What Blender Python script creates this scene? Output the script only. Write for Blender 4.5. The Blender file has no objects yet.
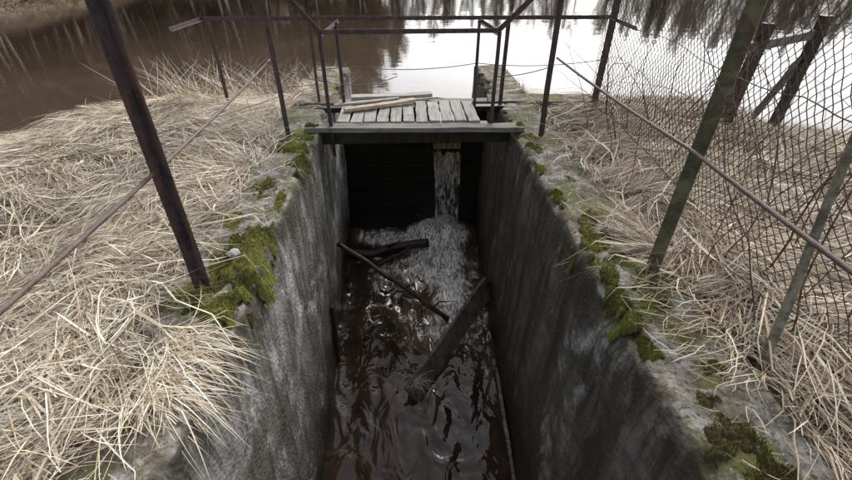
import bpy, math, random
import numpy as np
from mathutils import Vector, noise, Matrix
random.seed(7); rng=np.random.default_rng(11)
R=math.radians
scene=bpy.context.scene
COL=scene.collection

# ------------------------------------------------------------------ helpers
def new_obj(name,me,parent=None,mat=None,smooth=False):
    o=bpy.data.objects.new(name,me); COL.objects.link(o)
    if mat is not None: me.materials.append(mat)
    if parent is not None: o.parent=parent
    if smooth: me.polygons.foreach_set('use_smooth',[True]*len(me.polygons))
    return o
def empty(name,loc=(0,0,0)):
    o=bpy.data.objects.new(name,None); COL.objects.link(o); o.location=loc; o.empty_display_size=.2
    return o
def np_mesh(name,verts,faces,cols=None,attr='col'):
    me=bpy.data.meshes.new(name)
    verts=np.asarray(verts,dtype=np.float32); faces=np.asarray(faces,dtype=np.int32)
    n,k=faces.shape
    me.vertices.add(len(verts)); me.vertices.foreach_set('co',verts.ravel())
    me.loops.add(n*k); me.loops.foreach_set('vertex_index',faces.ravel())
    me.polygons.add(n); me.polygons.foreach_set('loop_start',np.arange(0,n*k,k,dtype=np.int32))
    me.polygons.foreach_set('loop_total',np.full(n,k,dtype=np.int32))
    if cols is not None:
        a=me.color_attributes.new(attr,'FLOAT_COLOR','POINT')
        c=np.ones((len(verts),4),dtype=np.float32); c[:,:cols.shape[1]]=cols
        a.data.foreach_set('color',c.ravel())
    me.update(calc_edges=True)
    return me
_ph=rng.uniform(0,6.28,(8,24)); _dir=rng.uniform(0,6.28,(8,24))
def sn(x,y,sc=1.0,seed=0,oct=8):
    r=0; tot=0
    for i in range(oct):
        fr=sc*(1.0+0.37*i); am=1/(1+.35*i)
        a=_dir[seed%8,i]
        r=r+am*np.sin(fr*(x*math.cos(a)+y*math.sin(a))+_ph[seed%8,i]+ .8*np.sin(fr*.6*(x*math.sin(a*1.7+1)-y*math.cos(a*1.7+1))+_ph[seed%8,i+8])); tot+=am
    return r/tot*1.7
def tubes(name,paths,sides=5,mat=None,parent=None,cap=True):
    V=[];F=[]
    for pts,rad in paths:
        pts=[Vector(p) for p in pts]; n=len(pts)
        if not hasattr(rad,'__len__'): rad=[rad]*n
        base=len(V)
        up=None
        for i,p in enumerate(pts):
            t=(pts[min(i+1,n-1)]-pts[max(i-1,0)]).normalized()
            if up is None:
                up=t.orthogonal().normalized()
            up=(up-t*up.dot(t)).normalized(); s=t.cross(up)
            for k in range(sides):
                a=2*math.pi*k/sides
                V.append(p+(up*math.cos(a)+s*math.sin(a))*rad[i])
        for i in range(n-1):
            for k in range(sides):
                a=base+i*sides+k; b=base+i*sides+(k+1)%sides
                F.append((a,b,b+sides,a+sides))
        if cap and sides>=4:
            F.append(tuple(base+k for k in range(sides))[::-1]); e=base+(n-1)*sides; F.append(tuple(e+k for k in range(sides)))
    me=bpy.data.meshes.new(name)
    me.from_pydata([tuple(v) for v in V],[],F); me.update()
    return new_obj(name,me,parent,mat,smooth=True)
def box_mesh(name,size,bevel=.003,seed=0,segs=1,wob=0.0):
    import bmesh
    bm=bmesh.new(); bmesh.ops.create_cube(bm,size=1)
    for v in bm.verts: v.co=Vector((v.co.x*size[0],v.co.y*size[1],v.co.z*size[2]))
    if segs>1:
        ax=max(range(3),key=lambda i:size[i])
        es=[e for e in bm.edges if abs((e.verts[0].co-e.verts[1].co)[ax])>size[ax]*.9]
        bmesh.ops.subdivide_edges(bm,edges=es,cuts=segs,use_grid_fill=True)
    if bevel>0:
        es=[e for e in bm.edges if len(e.link_faces)==2 and e.calc_face_angle(0)>1.0]
        bmesh.ops.bevel(bm,geom=es,offset=bevel,segments=2,affect='EDGES',profile=.5)
    if wob:
        for v in bm.verts:
            q=v.co*6+Vector((seed*3.1,seed*7.7,seed))
            v.co+=Vector((noise.noise(q),noise.noise(q+Vector((9,0,0))),noise.noise(q+Vector((0,9,0)))))*wob
    me=bpy.data.meshes.new(name); bm.to_mesh(me); bm.free(); return me
def beam(name,p1,p2,w,h,mat,parent=None,up=(0,0,1),bevel=.003,seed=0,wob=.003,segs=8):
    p1=Vector(p1);p2=Vector(p2); d=p2-p1; L=d.length; x=d.normalized()
    z=(Vector(up)-x*Vector(up).dot(x)).normalized(); y=z.cross(x)
    me=box_mesh(name,(L,w,h),bevel,seed,segs,wob)
    o=new_obj(name,me,parent,mat)
    m=Matrix((x,y,z)).transposed().to_4x4(); m.translation=(p1+p2)/2
    me.transform(m)
    return o
def angle_bar(name,p1,p2,s,mat,parent=None,t=.006,rot=0.0,wob=.0):
    p1=Vector(p1);p2=Vector(p2); d=(p2-p1); x=d.normalized()
    ref=Vector((0,1,0)) if abs(x.z)>.7 else Vector((0,0,1))
    u=(ref-x*ref.dot(x)).normalized(); w=u.cross(x)
    cr,sr=math.cos(rot),math.sin(rot)
    U=u*cr+w*sr; W=-u*sr+w*cr
    prof=[(0,0),(s,0),(s,t),(t,t),(t,s),(0,s)]
    prof=[(a-s*.35,b-s*.35) for a,b in prof]
    n=14; V=[];F=[]
    for i in range(n+1):
        f=i/n; p=p1+d*f
        off=Vector((noise.noise(p*2.3),noise.noise(p*2.3+Vector((5,5,5))),0))*wob
        for a,b in prof: V.append(tuple(p+off+U*a+W*b))
    for i in range(n):
        for k in range(6):
            a=i*6+k;b=i*6+(k+1)%6; F.append((a,b,b+6,a+6))
    F.append((5,4,3,2,1,0)); e=n*6; F.append(tuple(e+k for k in range(6)))
    me=bpy.data.meshes.new(name); me.from_pydata(V,[],F); me.update()
    return new_obj(name,me,parent,mat)

# ------------------------------------------------------------------ node helper
class NB:
    def __init__(s,name):
        s.m=bpy.data.materials.new(name); s.m.use_nodes=True; s.t=s.m.node_tree; s.n=s.t.nodes; s.n.clear()
        s.out=s.n.new('ShaderNodeOutputMaterial'); s.geo=s.n.new('ShaderNodeNewGeometry')
        s.pos=s.geo.outputs['Position']
    def link(s,a,b): s.t.links.new(a,b)
    def setin(s,node,key,v):
        if v is None: return
        i=node.inputs[key]
        if isinstance(v,bpy.types.NodeSocket): s.link(v,i)
        else:
            if isinstance(v,(tuple,list)) and len(v)==3 and i.type=='RGBA': v=(*v,1)
            i.default_value=v
    def mapping(s,vec,scale=(1,1,1),loc=(0,0,0),rot=(0,0,0)):
        m=s.n.new('ShaderNodeMapping'); s.link(vec,m.inputs[0]); m.inputs['Scale'].default_value=scale; m.inputs['Location'].default_value=loc; m.inputs['Rotation'].default_value=rot
        return m.outputs[0]
    def noise(s,vec,scale,detail=6,rough=.6,dist=0.0):
        m=s.n.new('ShaderNodeTexNoise'); s.link(vec,m.inputs['Vector']); m.inputs['Scale'].default_value=scale; m.inputs['Detail'].default_value=detail; m.inputs['Roughness'].default_value=rough; m.inputs['Distortion'].default_value=dist
        return m.outputs['Fac']
    def vor(s,vec,scale,feature='F1'):
        m=s.n.new('ShaderNodeTexVoronoi'); m.feature=feature; s.link(vec,m.inputs['Vector']); m.inputs['Scale'].default_value=scale
        return m.outputs['Distance']
    def step(s,v,a,b,lo=0.,hi=1.):
        m=s.n.new('ShaderNodeMapRange'); m.interpolation_type='SMOOTHSTEP'; s.setin(m,0,v); m.inputs[1].default_value=a;m.inputs[2].default_value=b;m.inputs[3].default_value=lo;m.inputs[4].default_value=hi
        return m.outputs[0]
    def mix(s,f,a,b,mode='MIX'):
        m=s.n.new('ShaderNodeMix'); m.data_type='RGBA'; m.blend_type=mode; m.clamp_factor=True
        s.setin(m,0,f); s.setin(m,6,a); s.setin(m,7,b); return m.outputs[2]
    def math(s,op,a,b=None,clamp=False):
        m=s.n.new('ShaderNodeMath'); m.operation=op; m.use_clamp=clamp; s.setin(m,0,a); s.setin(m,1,b); return m.outputs[0]
    def sep(s,vec):
        m=s.n.new('ShaderNodeSeparateXYZ'); s.link(vec,m.inputs[0]); return m.outputs
    def bump(s,h,strength=.5,dist=.01,normal=None):
        m=s.n.new('ShaderNodeBump'); s.link(h,m.inputs['Height']); m.inputs['Strength'].default_value=strength; m.inputs['Distance'].default_value=dist
        if normal is not None: s.link(normal,m.inputs['Normal'])
        return m.outputs[0]
    def attr(s,name):
        m=s.n.new('ShaderNodeAttribute'); m.attribute_name=name; return m.outputs['Color']
    def pr(s,color,rough=.8,spec=.3,normal=None,metal=0.,ior=1.45):
        m=s.n.new('ShaderNodeBsdfPrincipled'); s.setin(m,'Base Color',color); s.setin(m,'Roughness',rough); s.setin(m,'Specular IOR Level',spec); s.setin(m,'Metallic',metal); m.inputs['IOR'].default_value=ior
        if normal is not None: s.link(normal,m.inputs['Normal'])
        return m.outputs[0]
    def mixsh(s,f,a,b):
        m=s.n.new('ShaderNodeMixShader'); s.setin(m,0,f); s.link(a,m.inputs[1]); s.link(b,m.inputs[2]); return m.outputs[0]
    def done(s,sh): s.link(sh,s.out.inputs[0]); return s.m

# ------------------------------------------------------------------ materials
def m_concrete(name,side):
    L=side=='L'
    b=NB(name); P=b.pos; xyz=b.sep(P); N=b.sep(b.geo.outputs['Normal'])
    big=b.noise(P,1.3,4,.6,.4); mid=b.noise(P,6,7,.7,.3); fine=b.noise(P,60,5,.7)
    st=b.noise(b.mapping(P,(3,5,.5)),1.3,6,.65,.5); st2=b.noise(b.mapping(P,(7,9,.8),(3,1,0)),1.8,6,.7,.5)
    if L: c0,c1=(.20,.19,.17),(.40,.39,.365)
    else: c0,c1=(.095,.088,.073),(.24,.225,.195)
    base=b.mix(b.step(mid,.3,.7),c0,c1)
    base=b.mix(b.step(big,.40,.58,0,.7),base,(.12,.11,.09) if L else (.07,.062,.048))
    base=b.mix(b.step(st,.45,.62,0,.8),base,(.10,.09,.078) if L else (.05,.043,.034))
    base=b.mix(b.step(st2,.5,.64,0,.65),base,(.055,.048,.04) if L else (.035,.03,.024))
    wl=b.noise(b.mapping(P,(1,1.3,.7),(7,2,1) if L else (1,5,3)),1.4,7,.68,.9)
    wm=b.step(wl,.47 if L else .55,.62 if L else .67)
    wm=b.math('MULTIPLY',wm,b.step(mid,.34,.6,.1,1))
    base=b.mix(b.math('MULTIPLY',wm,.85 if L else .65),base,(.70,.69,.68))
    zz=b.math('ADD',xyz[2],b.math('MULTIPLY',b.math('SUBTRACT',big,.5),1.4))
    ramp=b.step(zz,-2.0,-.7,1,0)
    wet=b.math('SUBTRACT',xyz[2],b.math('MULTIPLY',xyz[1],.21))
    wet=b.math('ADD',wet,b.math('MULTIPLY',b.math('SUBTRACT',st,.5),1.1))
    wetm=b.step(wet,-2.72,-2.2,1,0)
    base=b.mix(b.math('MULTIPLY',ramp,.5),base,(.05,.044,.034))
    base=b.mix(b.math('MULTIPLY',wetm,.94),base,(.020,.016,.011))
    alg=b.math('MULTIPLY',b.step(b.noise(P,2.2,6,.6,.6),.48,.62),b.step(xyz[2],-1.7,-.1,.2,.9))
    base=b.mix(b.math('MULTIPLY',alg,.5),base,(.085,.08,.03))
    eg=b.math('ADD',xyz[2],b.math('MULTIPLY',b.math('SUBTRACT',st2,.5),1.3))
    base=b.mix(b.step(eg,-.35,-.0,0,.8),base,(.055,.048,.032))
    top=b.step(N[2],.45,.8)
    tn=b.noise(P,9,8,.72,.4)
    tc=b.mix(b.step(tn,.35,.65),(.11,.095,.07),(.34,.325,.29))
    tc=b.mix(b.step(b.noise(P,4.2,7,.7,.5),.46,.57,0,.85),tc,(.105,.085,.05))
    tc=b.mix(b.step(b.noise(P,3.1,8,.75,.5),.51,.56,0,.8),tc,(.11,.12,.03))
    tc=b.mix(b.step(b.noise(P,40,4,.6),.54,.64,0,.75),tc,(.055,.045,.035))
    base=b.mix(top,base,tc)
    base=b.mix(b.step(b.vor(P,70),.0,.25,.5,0),base,(.04,.035,.03))
    rough=b.step(wet,-2.6,-2.0,.3,.9)
    h=b.math('ADD',b.math('MULTIPLY',mid,1.0),b.math('MULTIPLY',fine,.5))
    h=b.math('ADD',h,b.math('MULTIPLY',b.vor(P,45),.4))
    return b.done(b.pr(base,rough,.35,b.bump(h,.9,.018)))
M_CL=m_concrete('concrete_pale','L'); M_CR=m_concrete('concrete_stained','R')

def m_steel(name,c1,c2,rust,algae):
    b=NB(name);P=b.pos
    a=b.noise(P,14,7,.7,.4); f=b.noise(P,90,5,.7); st=b.noise(b.mapping(P,(20,20,3)),1.5,5,.6)
    col=b.mix(b.step(a,.35,.65),c1,c2)
    col=b.mix(b.step(st,.52,.66),col,rust)
    col=b.mix(b.step(b.noise(P,7,6,.7,.6),.62-algae*.2,.74-algae*.15),col,(.16,.165,.085))
    col=b.mix(b.step(f,.6,.7,0,.6),col,(.25,.22,.19))
    return b.done(b.pr(col,b.step(a,.3,.7,.45,.8),.45,b.bump(b.math('ADD',a,f),.6,.004)))
M_ST=m_steel('rusty_painted_steel',(.035,.027,.031),(.085,.057,.060),(.13,.065,.05),0)
M_STG=m_steel('mossy_steel',(.05,.05,.035),(.11,.105,.065),(.10,.06,.035),.75)
M_WIRE=m_steel('rusty_wire',(.10,.075,.06),(.19,.15,.13),(.15,.08,.05),0)
M_MESHW=m_steel('weathered_fence_wire',(.06,.05,.042),(.12,.10,.085),(.10,.055,.035),0)

def m_wood(name,ca,cb,axis,dark=(.04,.033,.027),wet=False,sc=1.0):
    b=NB(name); tc=b.n.new('ShaderNodeTexCoord'); P=tc.outputs['Object']
    s=[38,38,38]; s[axis]=2.2; s=[q*sc for q in s]
    g=b.noise(b.mapping(P,tuple(s)),1,7,.7,.5); m=b.noise(P,5,6,.65,.3); f=b.noise(P,120,3,.6)
    col=b.mix(b.step(g,.3,.7),ca,cb)
    col=b.mix(b.step(m,.5,.72,0,.8),col,dark)
    col=b.mix(b.step(g,.60,.72,0,.7),col,dark)
    return b.done(b.pr(col,.3 if wet else .85,.5 if wet else .2,b.bump(b.math('ADD',g,b.math('MULTIPLY',f,.2)),.7,.006)))
M_DECK=m_wood('weathered_deck_wood',(.24,.225,.20),(.43,.41,.38),1,(.09,.075,.055))
M_BOARD=m_wood('weathered_board_wood',(.28,.25,.21),(.48,.45,.41),0,(.09,.075,.055))
M_TAN=m_wood('split_wood',(.38,.30,.21),(.58,.49,.38),0)
M_FRONT=m_wood('old_grey_beam',(.13,.125,.11),(.28,.27,.245),0,(.06,.055,.04))
M_WETW=m_wood('wet_dark_wood',(.018,.013,.009),(.06,.045,.032),2,(.01,.008,.006),True,.6)
M_WEIR=m_wood('black_stoplog_wood',(.007,.006,.005),(.018,.014,.010),2,(.006,.005,.004),True,.6)
M_PLANK=m_wood('soaked_plank_wood',(.06,.05,.04),(.20,.17,.13),2,(.02,.016,.012),True,.5)
def m_bark():
    b=NB('twig_bark');P=b.pos
    return b.done(b.pr(b.mix(b.step(b.noise(P,12,5,.6),.35,.65),(.09,.055,.045),(.24,.16,.13)),.8,.2))
M_TWIG=m_bark()
def m_poleb():
    b=NB('grey_bark');P=b.pos
    col=b.mix(b.step(b.noise(P,22,6,.7),.35,.65),(.12,.11,.085),(.30,.28,.22))
    col=b.mix(b.step(b.noise(P,8,6,.7),.52,.66),col,(.13,.14,.06))
    return b.done(b.pr(col,.85,.2,b.bump(b.noise(P,60,4,.6),.5,.004)))
M_POLE=m_poleb()
def m_blade(name,rough=.55,spec=.3):
    b=NB(name); return b.done(b.pr(b.attr('col'),rough,spec))
M_GRASS=m_blade('dry_grass_blade'); M_MOSSB=m_blade('moss_blade',.8,.15)
def m_ground():
    b=NB('litter_soil');P=b.pos; xyz=b.sep(P)
    n1=b.noise(P,3,7,.65,.3); n2=b.noise(P,30,6,.7); n3=b.noise(b.mapping(P,(12,45,12),(0,0,0),(0,0,.6)),1.5,5,.7,1.5)
    col=b.mix(b.step(n2,.35,.65),(.05,.036,.024),(.17,.13,.085))
    col=b.mix(b.step(n3,.45,.62),col,(.34,.27,.18))
    col=b.mix(b.step(n1,.55,.7,0,.5),col,(.05,.035,.022))
    wood=b.mix(b.step(b.noise(P,1.1,7,.7),.35,.65),(.06,.04,.027),(.13,.09,.062))
    col=b.mix(b.step(xyz[2],-.1,.5),col,wood)
    return b.done(b.pr(col,.95,.1,b.bump(b.math('ADD',n2,n3),.8,.03)))
M_GROUND=m_ground()
def fres(b,ior,normal,mul,mx=1.0):
    f=b.n.new('ShaderNodeFresnel'); f.inputs[0].default_value=ior
    if normal is not None: b.link(normal,f.inputs['Normal'])
    m=b.math('MULTIPLY',f.outputs[0],mul); return b.math('MINIMUM',m,mx)
def m_pond():
    b=NB('pond_water');P=b.pos
    w=b.noise(b.mapping(P,(1,1.6,1)),5,2,.5,.3); w2=b.noise(b.mapping(P,(1,1.4,1)),1.1,3,.5,.2)
    h=b.math('ADD',b.math('MULTIPLY',w,.25),w2)
    nm=b.bump(h,.07,.05)
    col=b.mix(b.step(b.noise(P,.35,5,.6,.5),.35,.65),(.078,.054,.036),(.108,.078,.053))
    d=b.n.new('ShaderNodeBsdfDiffuse'); b.link(col,d.inputs[0])
    g=b.n.new('ShaderNodeBsdfGlossy'); g.inputs['Roughness'].default_value=.03; g.inputs[0].default_value=(1,1,1,1); b.link(nm,g.inputs['Normal'])
    return b.done(b.mixsh(fres(b,1.33,nm,1.75,.92),d.outputs[0],g.outputs[0]))
M_POND=m_pond()
def m_stream():
    b=NB('rapid_water');P=b.pos
    w=b.noise(b.mapping(P,(1.25,.85,1),(0,0,0),(0,0,.35)),3.6,2.5,.45,.9); w2=b.noise(b.mapping(P,(1.0,1.1,1),(0,0,0),(0,0,-.4)),13,1.5,.4,.6)
    foam=b.sep(b.attr('foam'))[0]
    h=b.math('ADD',w,b.math('MULTIPLY',w2,.07))
    nm=b.bump(h,.5,.055)
    # foam in soft marbled sheets, torn along the current
    fn=b.noise(b.mapping(P,(2.2,.9,1.0)),5.5,5,.58,1.6)
    veil=b.noise(b.mapping(P,(3.0,1.1,1.0),(4,2,0)),8,5,.6,2.0)
    fm=b.step(b.math('ADD',foam,fn),.84,1.18)
    col=b.mix(b.step(w,.3,.7),(.016,.0085,.0045),(.042,.023,.012))
    col=b.mix(b.step(foam,.08,.6,0,.85),col,(.15,.105,.062))
    d=b.n.new('ShaderNodeBsdfDiffuse'); b.link(col,d.inputs[0])
    g=b.n.new('ShaderNodeBsdfGlossy'); g.inputs[0].default_value=(1,1,1,1); g.inputs['Roughness'].default_value=.04; b.link(nm,g.inputs['Normal'])
    mx=b.mixsh(fres(b,1.33,nm,1.5,.9),d.outputs[0],g.outputs[0])
    fc=b.mix(b.step(veil,.34,.60),(.55,.49,.40),(.98,.97,.96))
    f=b.pr(fc,.35,.4,b.bump(veil,.2,.03))
    amt=b.math('MULTIPLY',fm,b.step(veil,.34,.58,.12,.97))
    return b.done(b.mixsh(amt,mx,f))
M_STREAM=m_stream()
def m_fall():
    b=NB('falling_water');P=b.pos; z=b.sep(P)[2]
    s=b.noise(b.mapping(P,(34,34,1.3)),1.2,6,.66,.5); s2=b.noise(b.mapping(P,(16,16,2.2)),1.2,4,.7,.5)
    col=b.mix(b.step(z,-1.2,-.66),(.80,.78,.72),(.54,.42,.18))
    col=b.mix(b.step(s2,.42,.62,0,.8),col,(.24,.17,.06))
    col=b.mix(b.step(s,.56,.64),col,(.92,.90,.84))
    p=b.pr(col,.12,.5,b.bump(s,.9,.02))
    t=b.n.new('ShaderNodeBsdfTranslucent'); b.link(col,t.inputs[0])
    m=b.mixsh(.4,p,t.outputs[0])
    tr=b.n.new('ShaderNodeBsdfTransparent')
    thr=b.math('ADD',s,b.step(z,-1.3,-.65,-.01,.12))
    return b.done(b.mixsh(b.step(thr,.40,.58),tr.outputs[0],m))
M_FALL=m_fall()
def m_stone():
    b=NB('pale_stone');P=b.pos
    return b.done(b.pr(b.mix(b.step(b.noise(P,30,6,.7),.3,.7),(.22,.22,.21),(.40,.41,.41)),.9,.2,b.bump(b.noise(P,80,5,.7),.5,.005)))
M_STONE=m_stone()
def m_tree(name,c1,c2):
    b=NB(name);P=b.pos
    return b.done(b.pr(b.mix(b.step(b.noise(P,1.2,5,.7),.35,.65),c1,c2),.9,.1))
M_TB=m_tree('bare_twigs',(.10,.07,.05),(.20,.15,.11)); M_TP=m_tree('birch_bark',(.2,.18,.16),(.42,.39,.36)); M_TG=m_tree('spruce_needles',(.03,.045,.02),(.06,.075,.035))

# ------------------------------------------------------------------ terrain
ZP=-.56
def shore_y(x):
    s=6.58-1.15*np.maximum(0,np.abs(x)-3.36)
    return np.maximum(s,-30)+.14*sn(x*1.0,x*.3,2.4,3)
def far_y(x): return np.where(x<0,60+x*1.35,60+.12*x)+3*sn(x,x*.1,.15,5)
def height(x,y):
    d=(shore_y(x)-y)/np.where(np.abs(x)>3.36,1.5,1.0)
    t=np.clip(d/2.3,0,1); t=t*t*(3-2*t)
    near=np.where(d>0, ZP+.02+t*(-ZP-.05), ZP+.02+np.maximum(d*.5,-1.4))
    near=near+.06*sn(x,y,2.2,1)*np.clip(d+.3,0,1)+.02*sn(x,y,7,2)
    ax=np.abs(x-.05)
    f=np.clip((ax-1.15)/.4,0,1)
    near=np.where((d>1.0),near*f+(-.06)*(1-f),near)
    df=np.maximum(-15.9+.8*sn(y,y*0.3,.25,4)-x,(y-far_y(x))*.8); df=np.maximum(df,x-85)
    hl=np.clip((2-x)/14,0,1)
    far=ZP+np.clip(df*.28,-1.6,.9)+np.clip(df*.03,0,8)+np.clip((df-1.5)*.3,0,9)*hl+.12*sn(x,y,1.3,6)*np.clip(df,0,1)
    return np.maximum(near,far)
def axis(fl,fh,step,coarse):
    a=np.arange(fl,fh+1e-6,step); lo=[];v=fl;s=step
    while v>-coarse: s*=1.12; v-=min(s,12); lo.append(v)
    hi=[];v=fh;s=step
    while v<coarse: s*=1.12; v+=min(s,12); hi.append(v)
    return np.array(lo[::-1]+list(a)+hi)
xs=axis(-7,6,.08,420); ys=axis(-2,8,.08,420)
X,Y=np.meshgrid(xs,ys); Zh=height(X,Y)
inch=(X>-1.02)&(X<1.12)
Zh=np.where(inch&(Y>4.8)&(Y<6.7),-1.6,Zh)
nx=len(xs);ny=len(ys)
idx=np.arange(nx*ny).reshape(ny,nx)
F=np.stack([idx[:-1,:-1],idx[:-1,1:],idx[1:,1:],idx[1:,:-1]],-1).reshape(-1,4)
cx=(X[:-1,:-1]+X[1:,1:]).ravel()/2; cy=(Y[:-1,:-1]+Y[1:,1:]).ravel()/2
keep=~((cx>-1.04)&(cx<1.14)&(cy>-6)&(cy<5.2))
me=np_mesh('ground',np.stack([X,Y,Zh],-1).reshape(-1,3),F[keep]); new_obj('ground',me,None,M_GROUND,True)

V=[(-18.5,-40,ZP),(-1.0,-40,ZP),(-1.0,5.0,ZP),(-18.5,5.0,ZP),(1.05,-40,ZP),(90,-40,ZP),(90,5.0,ZP),(1.05,5.0,ZP),(90,80,ZP),(1.05,80,ZP),(-1.0,80,ZP),(-18.5,80,ZP)]
me=bpy.data.meshes.new('pond_water'); me.from_pydata(V,[],[(0,1,2,3),(4,5,6,7),(3,2,10,11),(2,7,9,10),(7,6,8,9)]); me.update()
new_obj('pond_water',me,None,M_POND)

# ------------------------------------------------------------------ channel walls
channel=empty('concrete_channel')
def wall(name,xt,xb,outer,mat,sd):
    sg=1 if outer>xt else -1
    ysl=np.arange(-2.5,6.35,.025)
    prof=[]
    for z in np.linspace(-3.0,-.05,95): prof.append((xt+(xb-xt)*(-z/2.45),z,'f'))
    prof+= [(xt+sg*.004,-.03,'c'),(xt+sg*.012,-.014,'c'),(xt+sg*.026,-.004,'c')]
    for q in np.linspace(xt+sg*.04,outer,18): prof.append((q,0.0,'t'))
    for z in np.linspace(-.04,-1.2,8): prof.append((outer,z,'o'))
    V=[];
    for y in ysl:
        chip=noise.noise(Vector((sd,y*1.7,0)))*.5+noise.noise(Vector((sd+4,y*5,0)))*.5+noise.noise(Vector((sd+8,y*14,0)))*.35
        chip=max(0,chip+.1)*.17
        for (x,z,k) in prof:
            q=Vector((x*1.0+sd,y,z))
            if k=='f':
                n=noise.noise(q*1.1)*.02+noise.noise(q*4)*.010+noise.noise(q*16)*.005
                dd=max(0,1-(-z)/.18)
                x2=x+sg*(n+chip*dd*(1+.6*noise.noise(q*9))); z2=z
            elif k=='c':
                x2=x+sg*chip*1.0; z2=z-chip*.6+noise.noise(q*16)*.006
            else:
                e=max(0,1-abs(x-xt)/.12)
                x2=x+sg*chip*e*.8
                z2=z-chip*.6*e+noise.noise(q*3)*.018+noise.noise(q*11)*.012+noise.noise(q*30)*.006
                if k=='o': x2+=noise.noise(q*5)*.02
            V.append((x2,y,z2))
    m=len(prof); n=len(ysl); idx=np.arange(n*m).reshape(n,m)
    F=np.stack([idx[:-1,:-1],idx[:-1,1:],idx[1:,1:],idx[1:,:-1]],-1).reshape(-1,4)
    if sg<0: F=F[:,::-1]
    me=np_mesh(name,V,F); return new_obj(name,me,channel,mat,True)
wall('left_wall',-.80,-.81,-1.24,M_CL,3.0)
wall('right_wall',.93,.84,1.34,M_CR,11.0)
beam('intake_pier_1',(-1.215,6.34,-.62),(-.81,6.34,-.62),.06,1.2,M_CL,channel,wob=.01)
beam('intake_pier_2',(.93,6.34,-.62),(1.275,6.34,-.62),.06,1.2,M_CR,channel,wob=.01)
wz=lambda y:-2.45+(y-1.95)*.211
beam('form_ledge',(.835,1.0,wz(1.0)+.02),(.83,2.9,wz(2.9)+.05),.035,.09,M_CR,channel,wob=.01,segs=20)
beam('lintel',(-.83,3.93,-.075),(.95,3.93,-.075),.12,.14,M_WETW,channel,bevel=.01,wob=.01)
beam('slot_batten',(-.785,3.1,-2.2),(-.775,3.1,-1.45),.06,.035,M_WETW,channel,up=(1,0,0),wob=.006)

weir=empty('stoplog_weir')
k=0
for z in np.arange(-2.3,-.2,.19):
    k+=1
    if z+.09<-.62:
        beam('stoplog_%d'%k,(-.84,5.06+random.uniform(-.01,.01),z),(.90,5.06+random.uniform(-.01,.01),z),.07,.185,M_WEIR,weir,seed=k,wob=.008)
    else:
        beam('stoplog_%d'%k,(-.84,5.06,z),(.27,5.06,z),.07,.185,M_WEIR,weir,seed=k,wob=.008)
        beam('stoplog_side_%d'%k,(.66,5.06,z),(.93,5.06,z),.07,.185,M_WEIR,weir,seed=k+40,wob=.008)

# ------------------------------------------------------------------ channel water
ysw=np.arange(-2.4,5.03,.0125); xsw=np.arange(-.86,.93,.0125)
Xw,Yw=np.meshgrid(xsw,ysw)
Zw=-2.45+(Yw-1.95)*.211
foam=np.zeros_like(Xw)
foam+=.62*np.exp(-((Yw-4.90)/.24)**2-((Xw-.36)/.50)**2)
foam+=.46*np.exp(-((Yw-4.50)/.38)**2-((Xw-.30)/.48)**2)
foam+=.50*np.exp(-((Yw-4.00)/.45)**2-((Xw-.52)/.30)**2)
foam+=.40*np.exp(-((Yw-4.80)/.16)**2-((Xw+.1)/.7)**2)
foam+=.50*np.exp(-((Yw-4.90)/.18)**2-((Xw+.55)/.25)**2)
foam+=.40*np.exp(-((Yw-3.5)/.45)**2-((Xw-.40)/.45)**2)
foam+=.34*np.exp(-((Yw-4.15)/.35)**2-((Xw+.25)/.45)**2)
foam+=.27*np.exp(-((Yw-2.95)/.6)**2)*(.5+.5*sn(Xw*2,Yw,4,4))
foam=np.clip(foam+.12*sn(Xw*1.4,Yw*.8,8,6)*np.clip((Yw-2.6),0,1),0,1)
turb=np.clip((Yw-3.0)/1.9,0,1)
A=.0075+.022*turb+.022*foam
Zw=Zw+A*sn(Xw*1.2,Yw*.9,5.5,1)+.30*A*sn(Xw*1.1,Yw,15,2)
Zw=Zw+.15*np.exp(-((Yw-4.98)/.32)**2-((Xw-.42)/.38)**2)
Zw=Zw+.06*np.exp(-((Yw-4.30-.3*Xw)/.12)**2)*np.clip(Xw+.5,0,1)+.04*np.exp(-((Yw-3.8+.2*Xw)/.10)**2)*np.clip(Xw+.3,0,1)
nx=len(xsw);ny=len(ysw); idx=np.arange(nx*ny).reshape(ny,nx)
F=np.stack([idx[:-1,:-1],idx[:-1,1:],idx[1:,1:],idx[1:,:-1]],-1).reshape(-1,4)
me=np_mesh('stream_water',np.stack([Xw,Yw,Zw],-1).reshape(-1,3),F,np.repeat(foam.reshape(-1,1),3,1),'foam')
new_obj('stream_water',me,None,M_STREAM,True)
us=np.linspace(.29,.64,60); ts=np.linspace(0,1,60)
U,T=np.meshgrid(us,ts)
Zf=np.where(T<.15,-.575-.05*(T/.15)**2,-.625-((T-.15)/.85)**1.3*1.1)
Yf=5.12-T*.30+.012*sn(U,T*.3,60,2)+.02*sn(U,T,20,3)*T
idx=np.arange(3600).reshape(60,60)
F=np.stack([idx[:-1,:-1],idx[:-1,1:],idx[1:,1:],idx[1:,:-1]],-1).reshape(-1,4)
me=np_mesh('waterfall',np.stack([U+.01*sn(T,U,9,5)-(U-.46)*.15*T,Yf,Zf],-1).reshape(-1,3),F); new_obj('waterfall',me,None,M_FALL,True)
n=110; dx=rng.normal(.42,.2,n); dy=4.72+rng.normal(0,.16,n); dz=-1.68+np.abs(rng.normal(0,.10,n)); dr=rng.uniform(.0015,.0035,n)
oc=np.array([(1,0,0),(-1,0,0),(0,1,0),(0,-1,0),(0,0,1),(0,0,-1)])
of=np.array([(0,2,4),(2,1,4),(1,3,4),(3,0,4),(2,0,5),(1,2,5),(3,1,5),(0,3,5)])
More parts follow.
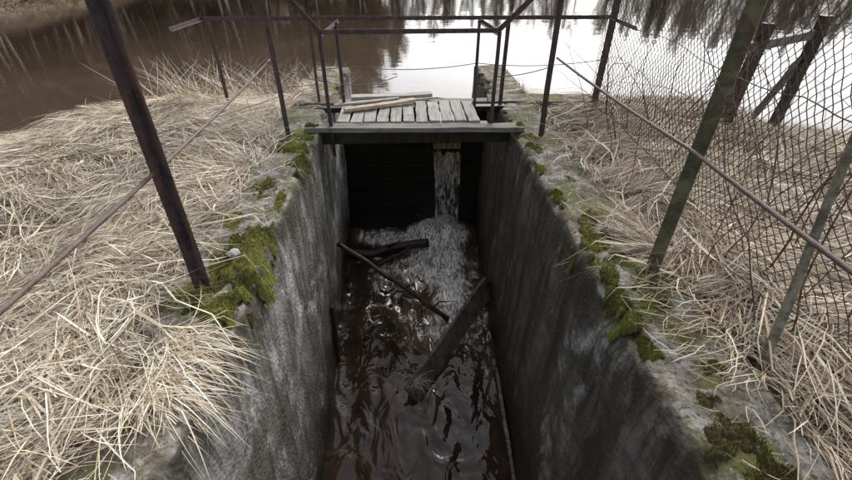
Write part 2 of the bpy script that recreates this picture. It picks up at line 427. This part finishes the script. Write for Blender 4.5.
ok=(dx<.8)&(dx>-.3)&(dy<5.0); dx,dy,dz,dr=dx[ok],dy[ok],dz[ok],dr[ok]; n=len(dx)
V=(np.stack([dx,dy,dz],-1)[:,None,:]+oc[None]*dr[:,None,None]).reshape(-1,3); F=(of[None]+np.arange(n)[:,None,None]*6).reshape(-1,3)
def m_spray():
    b=NB('spray_water'); return b.done(b.pr((.9,.9,.88),.2,.5))
me=np_mesh('water_spray',V,F); new_obj('water_spray',me,None,m_spray(),True)

# ------------------------------------------------------------------ debris in channel
beam('fallen_plank',(-.04,2.62,-2.21),(.86,3.74,-1.78),.045,.24,M_PLANK,None,up=(-.35,.25,1),bevel=.006,wob=.016,segs=14)
def branch(name,p1,p2,r1,r2,mat,n=14,w=.03,sides=8,extra=()):
    p1=Vector(p1);p2=Vector(p2);pts=[];rad=[]
    for i in range(n+1):
        f=i/n;p=p1.lerp(p2,f); q=Vector((f*3,r1*100,p1.x*3))
        pts.append(p+Vector((noise.noise(q),noise.noise(q+Vector((7,0,0))),noise.noise(q+Vector((0,7,0)))))*w)
        rad.append((r1+(r2-r1)*f)*(1+.3*noise.noise(q*4)))
    return tubes(name,[(pts,rad)]+list(extra),sides,mat)
branch('fallen_branch',(-.81,3.92,-1.28),(.43,3.50,-2.1),.026,.032,M_WETW,w=.06,extra=[([(-.1,3.70,-1.76),(-.02,3.62,-1.66),(.03,3.60,-1.62)],[.014,.009,.004]),([(.2,3.58,-1.98),(.3,3.66,-1.95),(.42,3.70,-1.99)],[.016,.011,.005])])
branch('driftwood_log',(-.84,4.46,-1.85),(.16,4.60,-1.84),.05,.06,M_WETW,n=20,w=.09,sides=10,extra=[([(-.3,4.55,-1.80),(-.2,4.48,-1.70),(-.1,4.44,-1.66)],[.022,.014,.006])])
branch('driftwood_log',(-.45,4.35,-1.93),(-.02,4.52,-1.80),.018,.028,M_WETW,w=.03)

# ------------------------------------------------------------------ footbridge
bridge=empty('footbridge')
beam('front_beam',(-.93,3.86,.02),(1.04,3.79,.025),.13,.045,M_FRONT,bridge,bevel=.005,wob=.008,segs=20)
beam('bearer_1',(-.72,3.98,-.01),(.74,3.98,-.01),.08,.05,M_WETW,bridge); beam('bearer_2',(-.95,4.5,-.01),(1.0,4.5,-.01),.08,.05,M_WETW,bridge)
n=11; wpl=(.67+.67)/n
for i in range(n):
    x=-.67+wpl*(i+.5)
    y0=3.935+random.uniform(-.006,.006); y1=4.545+random.uniform(-.03,.03)
    beam('deck_plank_%d'%(i+1),(x,y0,.033+random.uniform(-.002,.003)),(x+random.uniform(-.008,.008),y1,.033+random.uniform(-.003,.006)),wpl-.012-random.random()*.008,.03,M_DECK,bridge,bevel=.003,seed=i,wob=.008)
beam('loose_board',(-.62,4.20,.075),(.06,4.46,.085),.075,.03,M_TAN,None,wob=.01)
beam('loose_board',(-.60,4.66,.06),(.25,4.74,.06),.11,.035,M_BOARD,None,wob=.01)
beam('loose_board',(-.75,4.40,.062),(-.1,4.60,.064),.05,.02,M_BOARD,None,wob=.006)
beam('intake_sill',(-1.15,4.76,-.03),(-.75,4.76,-.03),.3,.1,M_CL,channel,wob=.012)
beam('intake_sill_2',(.86,4.72,-.03),(2.0,4.66,-.03),.28,.12,M_CL,channel,wob=.012)
beam('crest_walkway',(-.80,4.72,-.02),(.92,4.72,-.02),.13,.05,M_FRONT,bridge,wob=.008)

rail=empty('bridge_railing')
H=.81
for nm,p,h,s,rt in [('tall_post_1',(-1.05,3.70),1.29,.05,.5),('tall_post_2',(1.17,3.66),1.29,.056,1.2),
        ('front_post_1',(-.70,3.86),H,.04,.6),('front_post_2',(.755,3.88),H,.04,.9),
        ('back_post_1',(-.65,4.47),H,.035,.3),('back_post_2',(.69,4.52),H,.035,.8),('back_post_3',(-.94,4.66),H,.03,.8),('back_post_4',(.96,4.56),H,.04,.3),('back_post_5',(-1.97,4.85),H,.04,.6)]:
    angle_bar(nm,(p[0],p[1],-.25 if 'back_post_5'!=nm else -.5),(p[0]+random.uniform(-.012,.012),p[1],h),s,M_ST,rail,rot=rt,t=.005,wob=.006)
def ab(n,a,b,s=.04,r=0): angle_bar(n,a,b,s,M_ST,rail,t=.005,rot=r,wob=.004)
ab('front_rail',(-.72,3.86,H),(.77,3.88,H),.036)
ab('back_rail',(-1.95,4.66,H),(1.99,4.62,H),.036)
ab('end_rail_1',(-1.94,4.68,H),(-1.96,4.04,H),.032); ab('end_rail_2',(1.97,4.62,H),(1.93,3.92,H),.032)
ab('side_rail_1',(-.70,3.86,H-.02),(-.66,4.64,H-.02),.034); ab('side_rail_2',(.755,3.88,H-.02),(.70,4.62,H-.02),.034)
ab('brace_1',(-.70,3.86,H),(-1.05,3.70,1.27),.038); ab('brace_2',(.755,3.88,H),(1.17,3.66,1.27),.038)
def sag(a,b,s,n=14):
    a=Vector(a);b=Vector(b);r=[]
    for i in range(n+1):
        f=i/n;p=a.lerp(b,f);p.z-=s*4*f*(1-f); r.append(p)
    return r
wires=[(sag((-1.07,3.70,.60),(-.70,3.88,.42),.02),.004),(sag((-.70,3.88,.42),(-.1,4.3,.36),.05),.004),
 (sag((-1.97,4.85,.42),(-.65,4.5,.40),.07),.004),(sag((-.65,4.5,.42),(.69,4.54,.42),.05),.004),(sag((.69,4.54,.42),(1.93,4.5,.45),.04),.004),
 (sag((.76,3.88,.45),(1.17,3.66,.58),.02),.004),(sag((-1.97,4.85,.22),(-.95,4.66,.2),.05),.003)]
tubes('mid_wires',wires,5,M_WIRE,rail)
fence1=empty('channel_guard_rail')
angle_bar('post',(-1.02,1.66,-.35),(-1.005,1.66,1.45),.054,M_ST,fence1,rot=2.2,t=.007,wob=.006)
tubes('rod',[(sag((-1.10,3.72,.635),(-1.04,1.66,.63),.012)+sag((-1.04,1.66,.63),(-1.10,-.6,.63),.012)[1:],.0085)],8,M_WIRE,fence1)
tubes('thin_wire',[(sag((-1.07,3.70,.35),(-2.9,2.3,.25),.05),.003)],5,M_WIRE,fence1)
fence2=empty('channel_guard_rail')
angle_bar('post',(1.22,1.71,-.35),(1.25,1.71,1.45),.062,M_STG,fence2,rot=.9,t=.008,wob=.006)
tubes('rod',[(sag((1.20,3.66,.645),(1.19,1.69,.68),.012)+sag((1.19,1.69,.68),(1.07,-.4,.75),.012)[1:],.0085)],8,M_WIRE,fence2)

# ------------------------------------------------------------------ chain link fence
cl=empty('chain_link_fence')
def fx(y): return 1.64+.07*(y-.8)
y0,y1,h0=.1,4.5,1.62
paths=[]
S=.056
def fpt(y,z):
    bul=.035*math.sin(y*2.1+z*1.3)+.02*math.sin(y*4.7+2+z*3)
    zz=z+.02*math.sin(y*1.9)*z
    g=float(height(np.array(fx(y)),np.array(y)))
    return Vector((fx(y)+bul,y+.008*math.sin(z*6+y*2),zz+max(g,-.2)-.02))
for i in range(-int(h0/S)-1,int((y1-y0)/S)+1):
    for d in (1,-1):
        pts=[]
        m=28
        for k in range(m+1):
            z=h0*k/m
            y=y0+i*S+ (z if d==1 else h0-z)*.92
            if y<y0 or y>y1: continue
            p=fpt(y,z); p.x+=.004*d*(1 if k%2 else -1)
            pts.append(p)
        if len(pts)>2: paths.append((pts,.0024))
tubes('wire_mesh',paths,3,M_MESHW,cl)
for z in (.02,.85,1.6): tubes('line_wire',[([fpt(y,z)+Vector((-.006,0,0)) for y in np.linspace(y0,y1,40)],.0028)],5,M_MESHW,cl)
angle_bar('end_post',(1.93,4.5,-.5),(1.96,4.5,1.75),.065,M_ST,cl,rot=.5,t=.008)
angle_bar('near_post',(fx(-.2),-.2,-.3),(fx(-.2),-.2,1.75),.06,M_ST,cl,rot=.5,t=.006)
branch('leaning_pole',(1.42,1.12,-.12),(1.56,1.46,1.35),.018,.013,M_POLE,w=.03,sides=8)
fr=empty('timber_frame')
beam('post_1',(3.0,3.95,-.7),(3.06,3.95,.85),.08,.08,M_WETW,fr,up=(0,1,0),wob=.012)
beam('post_2',(3.85,4.35,-.9),(3.9,4.35,.85),.08,.08,M_WETW,fr,up=(0,1,0),wob=.012)
beam('cross_bar',(2.9,3.89,.66),(4.05,4.45,.70),.06,.08,M_WETW,fr,wob=.01)
beam('brace',(3.2,4.08,-.45),(3.98,4.42,.62),.05,.06,M_WETW,fr,wob=.01)

# ------------------------------------------------------------------ blades generator
def blades(px,py,phi,L,width,rise,curl,cols,seg=5,lift=None,z0=None,follow=True,droop=1.0,kink=.0):
    n=len(px); S=seg+1
    x=px.copy();y=py.copy()
    base=height(x,y) if z0 is None else z0
    pos=np.zeros((n,S,3)); side=np.zeros((n,S,2))
    if lift is None: lift=rng.uniform(0,.06,n)
    ph=phi.copy()
    for i in range(S):
        f=i/seg
        zz=base+L*(rise*f-(rise*1.05*droop)*f*f)
        if follow:
            g=height(x,y); over=(x>-.84)&(x<.97)&(y<5)
            g=np.where(over,-2.4,g); wt=((x>-1.24)&(x<=-.84))|((x>=.97)&(x<1.33)); g=np.where(wt&(y<6.3),.01,g)
            zz=np.maximum(zz,g+lift*(.3+.7*f))
            zz=np.where(over, base+lift+L*(rise*f-(rise*1.05+.35)*f*f), zz)
        pos[:,i,0]=x;pos[:,i,1]=y;pos[:,i,2]=zz
        side[:,i,0]=-np.sin(ph);side[:,i,1]=np.cos(ph)
        hs=np.sqrt(np.clip(1-(rise*(1-2*f))**2,.05,1))
        x=x+np.cos(ph)*L/seg*hs; y=y+np.sin(ph)*L/seg*hs; ph=ph+curl/seg
        if kink: ph=ph+rng.normal(0,kink,n)*(rng.random(n)<.3)
    prof=np.array([.7,1,1,.85,.6,.08]) if seg==5 else np.interp(np.linspace(0,1,S),[0,.3,.7,1],[.7,1,.8,.08])
    w=(width[:,None]*prof[None,:])/2
    tz=rng.uniform(-.7,.7,n)[:,None]
    A=pos.copy();B=pos.copy()
    A[:,:,0]+=side[:,:,0]*w;A[:,:,1]+=side[:,:,1]*w;A[:,:,2]+=w*tz
    B[:,:,0]-=side[:,:,0]*w;B[:,:,1]-=side[:,:,1]*w;B[:,:,2]-=w*tz
    V=np.stack([A,B],2).reshape(-1,3)
    b=(np.arange(n)*S*2)[:,None]+(np.arange(seg)*2)[None,:]
    Fc=np.stack([b,b+1,b+3,b+2],-1).reshape(-1,4)
    C=np.repeat(cols,S*2,axis=0)
    return V,Fc,C
def merge(parts):
    V=[];Fc=[];C=[];o=0
    for v,f,c in parts: V.append(v);Fc.append(f+o);C.append(c);o+=len(v)
    return np.concatenate(V),np.concatenate(Fc),np.concatenate(C)
PAL=np.array([(.71,.63,.49),(.63,.54,.40),(.52,.42,.29),(.38,.285,.19),(.20,.145,.10),(.76,.71,.60)])
def gcols(n,p,x,y):
    c=PAL[rng.choice(len(PAL),n,p=p)]
    c=c*rng.uniform(.7,1.1,(n,1))*(1+.22*sn(x,y,1.8,6))[:,None]
    return np.clip(c,.02,.85)
def flow(x,y,left):
    base=(-1.2 if left else -1.4)
    f=base+1.7*sn(x,y,1.3,0)+.7*sn(x,y,4.0,4)
    e=np.clip(1-(np.abs(x)-1.15)/.55,0,1)
    if left: away=np.pi+.9*sn(x,y,2.5,1)
    else: away=0+.9*sn(x,y,2.5,1)
    cx_=np.cos(f)*(1-e)+np.cos(away)*e; cy_=np.sin(f)*(1-e)+np.sin(away)*e
    return np.arctan2(cy_,cx_)
def grass(name,left,ntuft,per,nfree,xr,yr,p,nup):
    def samp(n):
        x=rng.uniform(xr[0],xr[1],n*3);y=yr[0]+(yr[1]-yr[0])*rng.random(n*3)**1.15
        ok=(y<shore_y(x)+.02)&(np.abs(x)<1.9+1.0*np.maximum(y,0.3))
        e=(1.19 if left else 1.34)+.09*sn(x*0,y,2.5,2)
        if left: e=np.where(y<1.4,e-.12,e)
        ok&=np.abs(x)>e
        x=x[ok][:n];y=y[ok][:n];return x,y
    parts=[]
    tx,ty=samp(ntuft); nt=len(tx)
    tp=flow(tx,ty,left)+rng.normal(0,.6,nt); tl=rng.uniform(.22,.65,nt); tr=rng.uniform(.15,.7,nt); tb=rng.uniform(.65,1.15,nt); tc_=rng.normal(0,.5,nt)
    i=np.repeat(np.arange(nt),per); n=len(i)
    x=tx[i]+rng.normal(0,.03,n);y=ty[i]+rng.normal(0,.03,n)
    cols=gcols(n,p,x,y)*tb[i][:,None]
    parts.append(blades(x,y,tp[i]+rng.normal(0,.30,n),tl[i]*rng.uniform(.5,1.2,n),rng.uniform(.0018,.0052,n),np.clip(tr[i]+rng.normal(0,.15,n),0.03,1.1),tc_[i]+rng.normal(0,.35,n),cols,lift=rng.uniform(0.0,.13,n),kink=.18))
    x,y=samp(nfree); n=len(x)
    parts.append(blades(x,y,flow(x,y,left)+rng.normal(0,1.0,n),rng.uniform(.08,.5,n),rng.uniform(.0018,.005,n),rng.uniform(0,.45,n),rng.normal(0,.5,n),gcols(n,p,x,y),lift=rng.uniform(0,.09,n),kink=.35))
    x,y=samp(nfree//9); n=len(x)
    parts.append(blades(x,y,flow(x,y,left)+rng.normal(0,.8,n),rng.uniform(.2,.7,n),rng.uniform(.006,.011,n),rng.uniform(.1,.6,n),rng.normal(0,.6,n),gcols(n,p,x,y)*1.05,lift=rng.uniform(.04,.14,n),kink=.3))
    x,y=samp(nup); n=len(x)
    parts.append(blades(x,y,rng.uniform(0,6.28,n),rng.uniform(.2,.5,n),rng.uniform(.0018,.0035,n),rng.uniform(.7,.97,n),rng.normal(0,.4,n),gcols(n,p,x,y),lift=np.zeros(n),droop=.45))
    V,Fc,C=merge(parts)
    me=np_mesh(name,V,Fc,C); return new_obj(name,me,None,M_GRASS)
pL=[.26,.22,.16,.11,.07,.18];pR=[.15,.19,.21,.22,.18,.05]
grass('dry_grass',True,2500,26,30000,(-6.5,-1.0),(-.6,6.7),pL,400)
grass('dry_grass',False,1600,24,20000,(1.15,5.5),(-.3,6.7),pR,900)

def fringe(n,xf,yr,phim,col,Lr=(.12,.42),sd=.8):
    y=rng.uniform(yr[0],yr[1],n); x=xf+rng.normal(0,.03,n)
    w=sn(x*0,y,3.0,5)>-.1; x=x[w];y=y[w];n=len(x)
    return blades(x,y,phim+rng.normal(0,sd,n),rng.uniform(*Lr,n),rng.uniform(.002,.005,n),rng.uniform(.05,.5,n),rng.normal(0,.6,n),gcols(n,col,x,y),lift=rng.uniform(.0,.05,n),z0=np.zeros(n),kink=.25)
parts=[fringe(1300,-1.02,(.2,1.4),-.5,pL,(.12,.42),.6),fringe(300,-1.2,(1.9,3.6),-.2,pL,(.08,.2)),fringe(420,1.34,(.4,3.6),3.0,pR,(.08,.24)),fringe(50,1.2,(.6,1.6),3.0,pR,(.1,.25))]
V,Fc,C=merge(parts); new_obj('overhanging_grass',np_mesh('overhanging_grass',V,Fc,C),None,M_GRASS)
n=60; px=rng.normal(.02,.02,n);py=rng.normal(2.68,.03,n)
V,Fc,C=blades(px,py,rng.uniform(0,6.28,n),rng.uniform(.08,.22,n),np.full(n,.003),rng.uniform(.1,.8,n),rng.normal(0,1,n),gcols(n,pL,px,py)*.7,z0=np.full(n,-2.07),follow=False,droop=1.6)
new_obj('straw_wisp',np_mesh('straw_wisp',V,Fc,C),None,M_GRASS)
n=420; sd=rng.random(n)<.45; px=np.where(sd,rng.uniform(-1.2,-.9,n),rng.uniform(1.0,1.34,n)); py=rng.uniform(.4,3.7,n)
V,Fc,C=blades(px,py,rng.uniform(0,6.28,n),rng.uniform(.03,.14,n),rng.uniform(.0015,.0035,n),rng.uniform(0,.1,n),rng.normal(0,.6,n),gcols(n,pR,px,py),z0=np.full(n,.012),lift=np.full(n,.008))
new_obj('loose_straw',np_mesh('loose_straw',V,Fc,C),None,M_GRASS)

n=700; px=rng.uniform(-3.6,-1.2,n);py=shore_y(px)-rng.uniform(-.25,.7,n)
V,Fc,C=blades(px,py,rng.uniform(0,6.28,n),rng.uniform(.4,.95,n),rng.uniform(.003,.006,n),rng.uniform(.75,.99,n),rng.normal(0,.3,n),gcols(n,pL,px,py)*.9,droop=.25,lift=np.zeros(n))
new_obj('reeds',np_mesh('reeds',V,Fc,C),None,M_GRASS)
n=14000; py=rng.uniform(2,44,n); px=-15.9-np.abs(rng.normal(0,.8,n))+.3
V1=blades(px,py,rng.uniform(0,6.28,n),rng.uniform(.3,.8,n),rng.uniform(.015,.04,n),rng.uniform(.3,.98,n),rng.normal(0,.5,n),gcols(n,pR,px,py)*.8,seg=3,droop=.5,lift=np.zeros(n))
n=12000; px=rng.uniform(-15,80,n); py=far_y(px)+np.abs(rng.normal(0,1.6,n))
V2=blades(px,py,rng.uniform(0,6.28,n),rng.uniform(.7,1.6,n),rng.uniform(.03,.06,n),rng.uniform(.5,.98,n),rng.normal(0,.5,n),gcols(n,pR,px,py)*.7,seg=3,droop=.4,lift=np.zeros(n))
V,Fc,C=merge([V1,V2]); new_obj('far_bank_reeds',np_mesh('far_bank_reeds',V,Fc,C),None,M_GRASS)

# ------------------------------------------------------------------ moss
def moss(cx,cy,rx,ry,h,sd,dark=0.,z0=0.0):
    n=60; g=np.linspace(-1.35,1.35,n); U,W=np.meshgrid(g,g)
    x=cx+U*rx; y=cy+W*ry
    r=np.sqrt(U*U+W*W)+.38*sn(U,W,3.0,sd)+.36*sn(x,y,55,sd+1)
    dome=np.clip(1-r*r,0,1)**.6*(r>0)+(r<=0)
    dome=np.clip(dome,0,1)
    lump=.70+.35*sn(x,y,38,sd+2)+.25*sn(x,y,80,sd+3)
    z=z0-.02+dome*h*lump+.012*(dome>0)
    ov=np.where(x<0,np.maximum(x+.84,0),np.maximum(.97-x,0))
    if z0==0: z=z-ov*2.2
    V=np.stack([x,y,z],-1).reshape(-1,3)
    mask=(dome>0.001)
    idx=np.arange(n*n).reshape(n,n)
    Fc=np.stack([idx[:-1,:-1],idx[:-1,1:],idx[1:,1:],idx[1:,:-1]],-1).reshape(-1,4)
    mk=mask[:-1,:-1]|mask[1:,1:]|mask[1:,:-1]|mask[:-1,1:]
    Fc=Fc[mk.ravel()]
    def mc(m,xx,yy,zz):
        t=rng.random((m,1)); br=np.clip(.55+.7*sn(xx,yy,16,sd),0,1)[:,None]*(1-dark)
        a=np.array([.085,.085,.022]);b_=np.array([.27,.285,.06]);c=a*(1-br)+b_*br
        d=np.array([.10,.07,.04]); q=(rng.random((m,1))<.16+dark*.5)
        return np.where(q,d,c)*(.65+.6*t)
    C=mc(n*n,x.ravel(),y.ravel(),z.ravel())*.6
    m=min(int(110000*rx*ry)+700,8000)
    su=rng.uniform(-1.35,1.35,m*2);sw=rng.uniform(-1.35,1.35,m*2)
    iu=((su+1.35)/2.7*(n-1)).astype(int);iw=((sw+1.35)/2.7*(n-1)).astype(int)
    ok=mask[iw,iu]; su=su[ok];sw=sw[ok];iu=iu[ok];iw=iw[ok]; m=len(su)
    X0=cx+su*rx;Y0=cy+sw*ry;Z0=z[iw,iu]
    L=rng.uniform(.004,.014,m); a=rng.uniform(0,6.28,m); tilt=rng.uniform(0,1.0,m)
    dx=np.cos(a)*np.sin(tilt);dy=np.sin(a)*np.sin(tilt);dz=np.cos(tilt)
    w=.0016
    p0=np.stack([X0-w*np.sin(a),Y0+w*np.cos(a),Z0-.002],-1);p1=np.stack([X0+w*np.sin(a),Y0-w*np.cos(a),Z0-.002],-1)
    tp=np.stack([X0+dx*L,Y0+dy*L,Z0+dz*L],-1); p2=tp+np.stack([w*.4*np.sin(a),-w*.4*np.cos(a),0*a],-1);p3=tp-np.stack([w*.4*np.sin(a),-w*.4*np.cos(a),0*a],-1)
    V2=np.stack([p0,p1,p2,p3],1).reshape(-1,3); F2=np.arange(m*4).reshape(-1,4)
    C2=np.repeat(mc(m,X0,Y0,Z0)*1.15,4,0)
    Vm,Fm,Cm=merge([(V,Fc,C),(V2,F2,C2)])
    return new_obj('moss_patch',np_mesh('moss_patch',Vm,Fm,Cm),None,M_MOSSB)
for i,a in enumerate([(-.94,1.85,.14,.23,.06),(-.92,2.12,.10,.12,.04),(-.90,1.54,.09,.12,.045),(-1.06,1.62,.09,.12,.045),(-.97,3.42,.14,.12,.045),(-.87,3.16,.06,.13,.035),(-1.0,2.75,.08,.14,.025),(-.86,2.5,.04,.16,.02),(-1.0,3.68,.16,.07,.03),(-1.1,2.3,.06,.1,.02),
    (1.03,1.98,.10,.15,.05),(1.12,1.80,.09,.12,.035),(1.01,1.72,.06,.08,.035),(1.19,1.63,.09,.07,.035),(.99,1.38,.06,.07,.035),(.985,1.54,.04,.08,.025),(.98,1.20,.035,.06,.02),(1.14,1.48,.07,.07,.025),(1.12,2.25,.08,.12,.025),(1.03,3.38,.07,.09,.03),(1.05,3.60,.07,.08,.025),(1.2,1.1,.04,.035,.022),(1.0,2.55,.035,.12,.015),(.98,2.95,.035,.11,.015),(1.12,2.75,.07,.07,.015),(1.08,.95,.05,.04,.015)]):
    moss(*a,sd=i)
moss(1.09,.79,.10,.08,.045,sd=3,dark=.7); moss(1.13,.68,.07,.06,.035,sd=5,dark=.45); moss(-1.0,.95,.06,.06,.03,sd=6,dark=.3)
moss(-.88,3.85,.05,.04,.018,sd=2,z0=.052); moss(1.0,3.79,.04,.04,.015,sd=4,z0=.055)
def stone(p,s,sd):
    import bmesh
    bm=bmesh.new(); bmesh.ops.create_icosphere(bm,subdivisions=3,radius=1)
    for v in bm.verts:
        q=v.co*1.3+Vector((sd,0,0)); k=1+.35*noise.noise(q)+.1*noise.noise(q*4)
        v.co=Vector((round(v.co.x*k*1.6)/1.6*.35+v.co.x*k*.65,v.co.y*k,v.co.z*k)); v.co=Vector((v.co.x*s[0],v.co.y*s[1],v.co.z*s[2]))+Vector(p)
    me=bpy.data.meshes.new('stone'); bm.to_mesh(me); bm.free(); new_obj('stone',me,None,M_STONE)
stone((-.925,1.86,.075),(.032,.03,.016),2)
V=[];Fc=[]
for k in range(2200):
    l=random.random()<.45
    x=random.uniform(-1.2,-.88) if l else random.uniform(1.0,1.33); y=random.uniform(.3,4.4); s=random.uniform(.002,.009)
    b=len(V); p=Vector((x,y,s*.3+.004))
    a=random.random()*6
    for q in ((s,0,0),(-s*.5,s*.9,0),(-s*.5,-s*.8,0),(0,0,s)):
        V.append(tuple(p+Vector((q[0]*math.cos(a)-q[1]*math.sin(a),q[0]*math.sin(a)+q[1]*math.cos(a),q[2]*.8))))
    for f in ((0,1,3),(1,2,3),(2,0,3)): Fc.append(tuple(b+i for i in f))
me=bpy.data.meshes.new('grit'); me.from_pydata(V,[],Fc); me.update(); new_obj('grit',me,None,M_STONE)

# ------------------------------------------------------------------ brambles
paths=[]
def arc(p,phi,L,up,r,n=12,wob=.12):
    pts=[Vector(p)];d=Vector((math.cos(phi)*(1-up),math.sin(phi)*(1-up),up)).normalized()
    for i in range(n):
        d=(d+Vector((random.gauss(0,wob),random.gauss(0,wob),random.gauss(0,wob)-.07))).normalized()
        pts.append(pts[-1]+d*L/n)
    return (pts,[r*(1-.8*i/n) for i in range(n+1)])
for i in range(85):
    y=random.uniform(.5,4.0);x=random.uniform(1.45,2.9) 
    z=float(height(np.array(x),np.array(y)))
    a=arc((x,y,z),random.uniform(1.2,5.0),random.uniform(.6,1.9),random.uniform(.5,.95),random.uniform(.0025,.0055))
    paths.append(a)
    for k in range(random.randint(1,4)):
        j=random.randint(3,9); paths.append(arc(a[0][j],random.uniform(0,6.28),random.uniform(.2,.6),random.uniform(.2,.8),a[1][j]*.6,8))
tubes('bramble_bush',paths,4,M_TWIG)
paths=[arc((-1.5-random.random()*1.6,5.3+random.random()*.9,-.3),random.uniform(0,6.28),random.uniform(.7,1.4),.93,.003,10,.06) for i in range(18)]
tubes('dead_stems',paths,4,M_TWIG)

# ------------------------------------------------------------------ distant trees
def bare_tree(sd):
    rd=random.Random(sd); P1=[];P2=[]
    Ht=rd.uniform(9,13)
    tr=[Vector((0,0,-.3))];d=Vector((0,0,1));n=9
    for i in range(n):
        d=(d+Vector((rd.gauss(0,.06),rd.gauss(0,.06),0))).normalized(); tr.append(tr[-1]+d*Ht/n)
    P1.append((tr,[.13*(1-.93*i/n) for i in range(n+1)]))
    V=[];F=[]
    def twigs(p,d,k,Lr):
        for _ in range(k):
            dd=(d+Vector((rd.gauss(0,.5),rd.gauss(0,.5),rd.gauss(0,.4)+.15))).normalized(); L=rd.uniform(*Lr)
            q=dd.orthogonal().normalized()*.016; b=len(V); e=p+dd*L
            V.extend([tuple(p-q),tuple(p+q),tuple(e+q*.3),tuple(e-q*.3)]);F.append((b,b+1,b+2,b+3))
    for i in range(38):
        f=rd.uniform(.12,.97); j=int(f*n); p=tr[j].lerp(tr[min(j+1,n)],f*n-j)
        a=rd.uniform(0,6.28); L=(1-f)*Ht*.36+.7; dd=Vector((math.cos(a),math.sin(a),rd.uniform(.5,1.2))).normalized()
        pts=[p]
        for s in range(5):
            dd=(dd+Vector((rd.gauss(0,.15),rd.gauss(0,.15),.08))).normalized(); pts.append(pts[-1]+dd*L/5)
            twigs(pts[-1],dd,15,(.4,1.3))
        P2.append((pts,[.045*(1-f*.5)*(1-.85*s/5) for s in range(6)]))
    return P1,P2,V,F
protos=[]
for s in range(6):
    P1,P2,V,F=bare_tree(100+s)
    t=tubes('tmp',P1,6,M_TP if s%3==0 else M_TB); l=tubes('tmp',P2,4,M_TB)
    me=bpy.data.meshes.new('tw'); me.from_pydata(V,[],F); w=new_obj('tmp',me,None,M_TB)
    protos.append([t.data,l.data,w.data])
    for o in (t,l,w): bpy.data.objects.remove(o)
def spruce(sd):
    rd=random.Random(sd);V=[];F=[];Ht=rd.uniform(10,14)
    for k in range(46):
        f=k/46; z=1+f*(Ht-1); R_=(1-f)**.8*2.3+.15
        for a_ in range(9):
            a=rd.uniform(0,6.28); r=R_*rd.uniform(.7,1.1); d=Vector((math.cos(a),math.sin(a),-.25)).normalized(); q=Vector((-d.y,d.x,0))
            for s in range(6):
                p=Vector((0,0,z))+d*r*(s+.5)/6; w=.26*(1-s/8)
                for sg in (1,-1):
                    b=len(V); e=p+q*sg*w*rd.uniform(.7,1.5)+d*.2+Vector((0,0,rd.uniform(-.2,.05)))
                    V.extend([tuple(p),tuple(p+d*.13),tuple(e+d*.05),tuple(e)]);F.append((b,b+1,b+2,b+3))
    me=bpy.data.meshes.new('needles');me.from_pydata(V,[],F);me.materials.append(M_TG)
    t=tubes('tmp',[([(0,0,-.3),(0,0,Ht*.5),(0,0,Ht)],[.17,.1,.02])],6,M_TB); td=t.data; bpy.data.objects.remove(t)
    return [td,me]
sp=[spruce(1),spruce(2),spruce(3)]
trees=empty('distant_trees')
def put(x,y,sc,kind):
    z=float(height(np.array(float(x)),np.array(float(y))))
    pr=random.choice(protos if kind=='b' else sp); r=random.uniform(0,6.28); s=sc*random.uniform(.8,1.2)
    for me in pr:
        o=bpy.data.objects.new('tree_part',me); COL.objects.link(o); o.parent=trees; o.location=(x,y,z); o.rotation_euler=(random.uniform(-.03,.03),0,r); o.scale=(s,s,s)
for i in range(150):
    y=random.uniform(-4,48); x=-18-abs(random.gauss(0,6)); put(x,y,.95,'s' if random.random()<.08 else 'b')
for i in range(80):
    x=random.uniform(-26,-1); y=float(far_y(np.array(x)))+1.5+abs(random.gauss(0,6)); put(x,y,1.1 if x<-5 else .8,'s' if random.random()<.15 else 'b')
for i in range(95):
    x=random.uniform(0,85); y=float(far_y(np.array(x)))+2+abs(random.gauss(0,7)); put(x,y,.55+.35*max(0,min(1,(x-22)/25)),'s' if random.random()<.3 else 'b')

# ------------------------------------------------------------------ light and sky
w=bpy.data.worlds.new('World'); scene.world=w; w.use_nodes=True; nt=w.node_tree; nt.nodes.clear()
out=nt.nodes.new('ShaderNodeOutputWorld'); bg=nt.nodes.new('ShaderNodeBackground'); sky=nt.nodes.new('ShaderNodeTexSky'); hs=nt.nodes.new('ShaderNodeHueSaturation')
sky.sky_type='NISHITA'; sky.sun_disc=False; EL,AZ=48,25
sky.sun_elevation=R(EL); sky.sun_rotation=R(AZ); sky.air_density=1.0; sky.dust_density=4.0; sky.ozone_density=1.0
hs.inputs['Saturation'].default_value=.36; hs.inputs['Value'].default_value=1.65
nt.links.new(sky.outputs[0],hs.inputs['Color']); nt.links.new(hs.outputs[0],bg.inputs[0]); nt.links.new(bg.outputs[0],out.inputs[0]); bg.inputs[1].default_value=.15
sl=bpy.data.lights.new('sun','SUN'); sl.energy=1.3; sl.angle=R(25); sl.color=(1,.98,.95)
so=bpy.data.objects.new('sun',sl); COL.objects.link(so)
dv=Vector((math.sin(R(AZ))*math.cos(R(EL)),math.cos(R(AZ))*math.cos(R(EL)),math.sin(R(EL))))
so.rotation_euler=dv.to_track_quat('Z','Y').to_euler(); so.location=dv*20

cam=bpy.data.cameras.new('camera'); co=bpy.data.objects.new('camera',cam); COL.objects.link(co)
cam.sensor_width=36; cam.lens=36*434/852; cam.clip_start=.05; cam.clip_end=2000
co.location=(0,0,1.4); co.rotation_euler=(R(90-34.3),0,R(-2.3)); scene.camera=co
scene.view_settings.view_transform='Standard'; scene.view_settings.look='None'; scene.view_settings.exposure=0
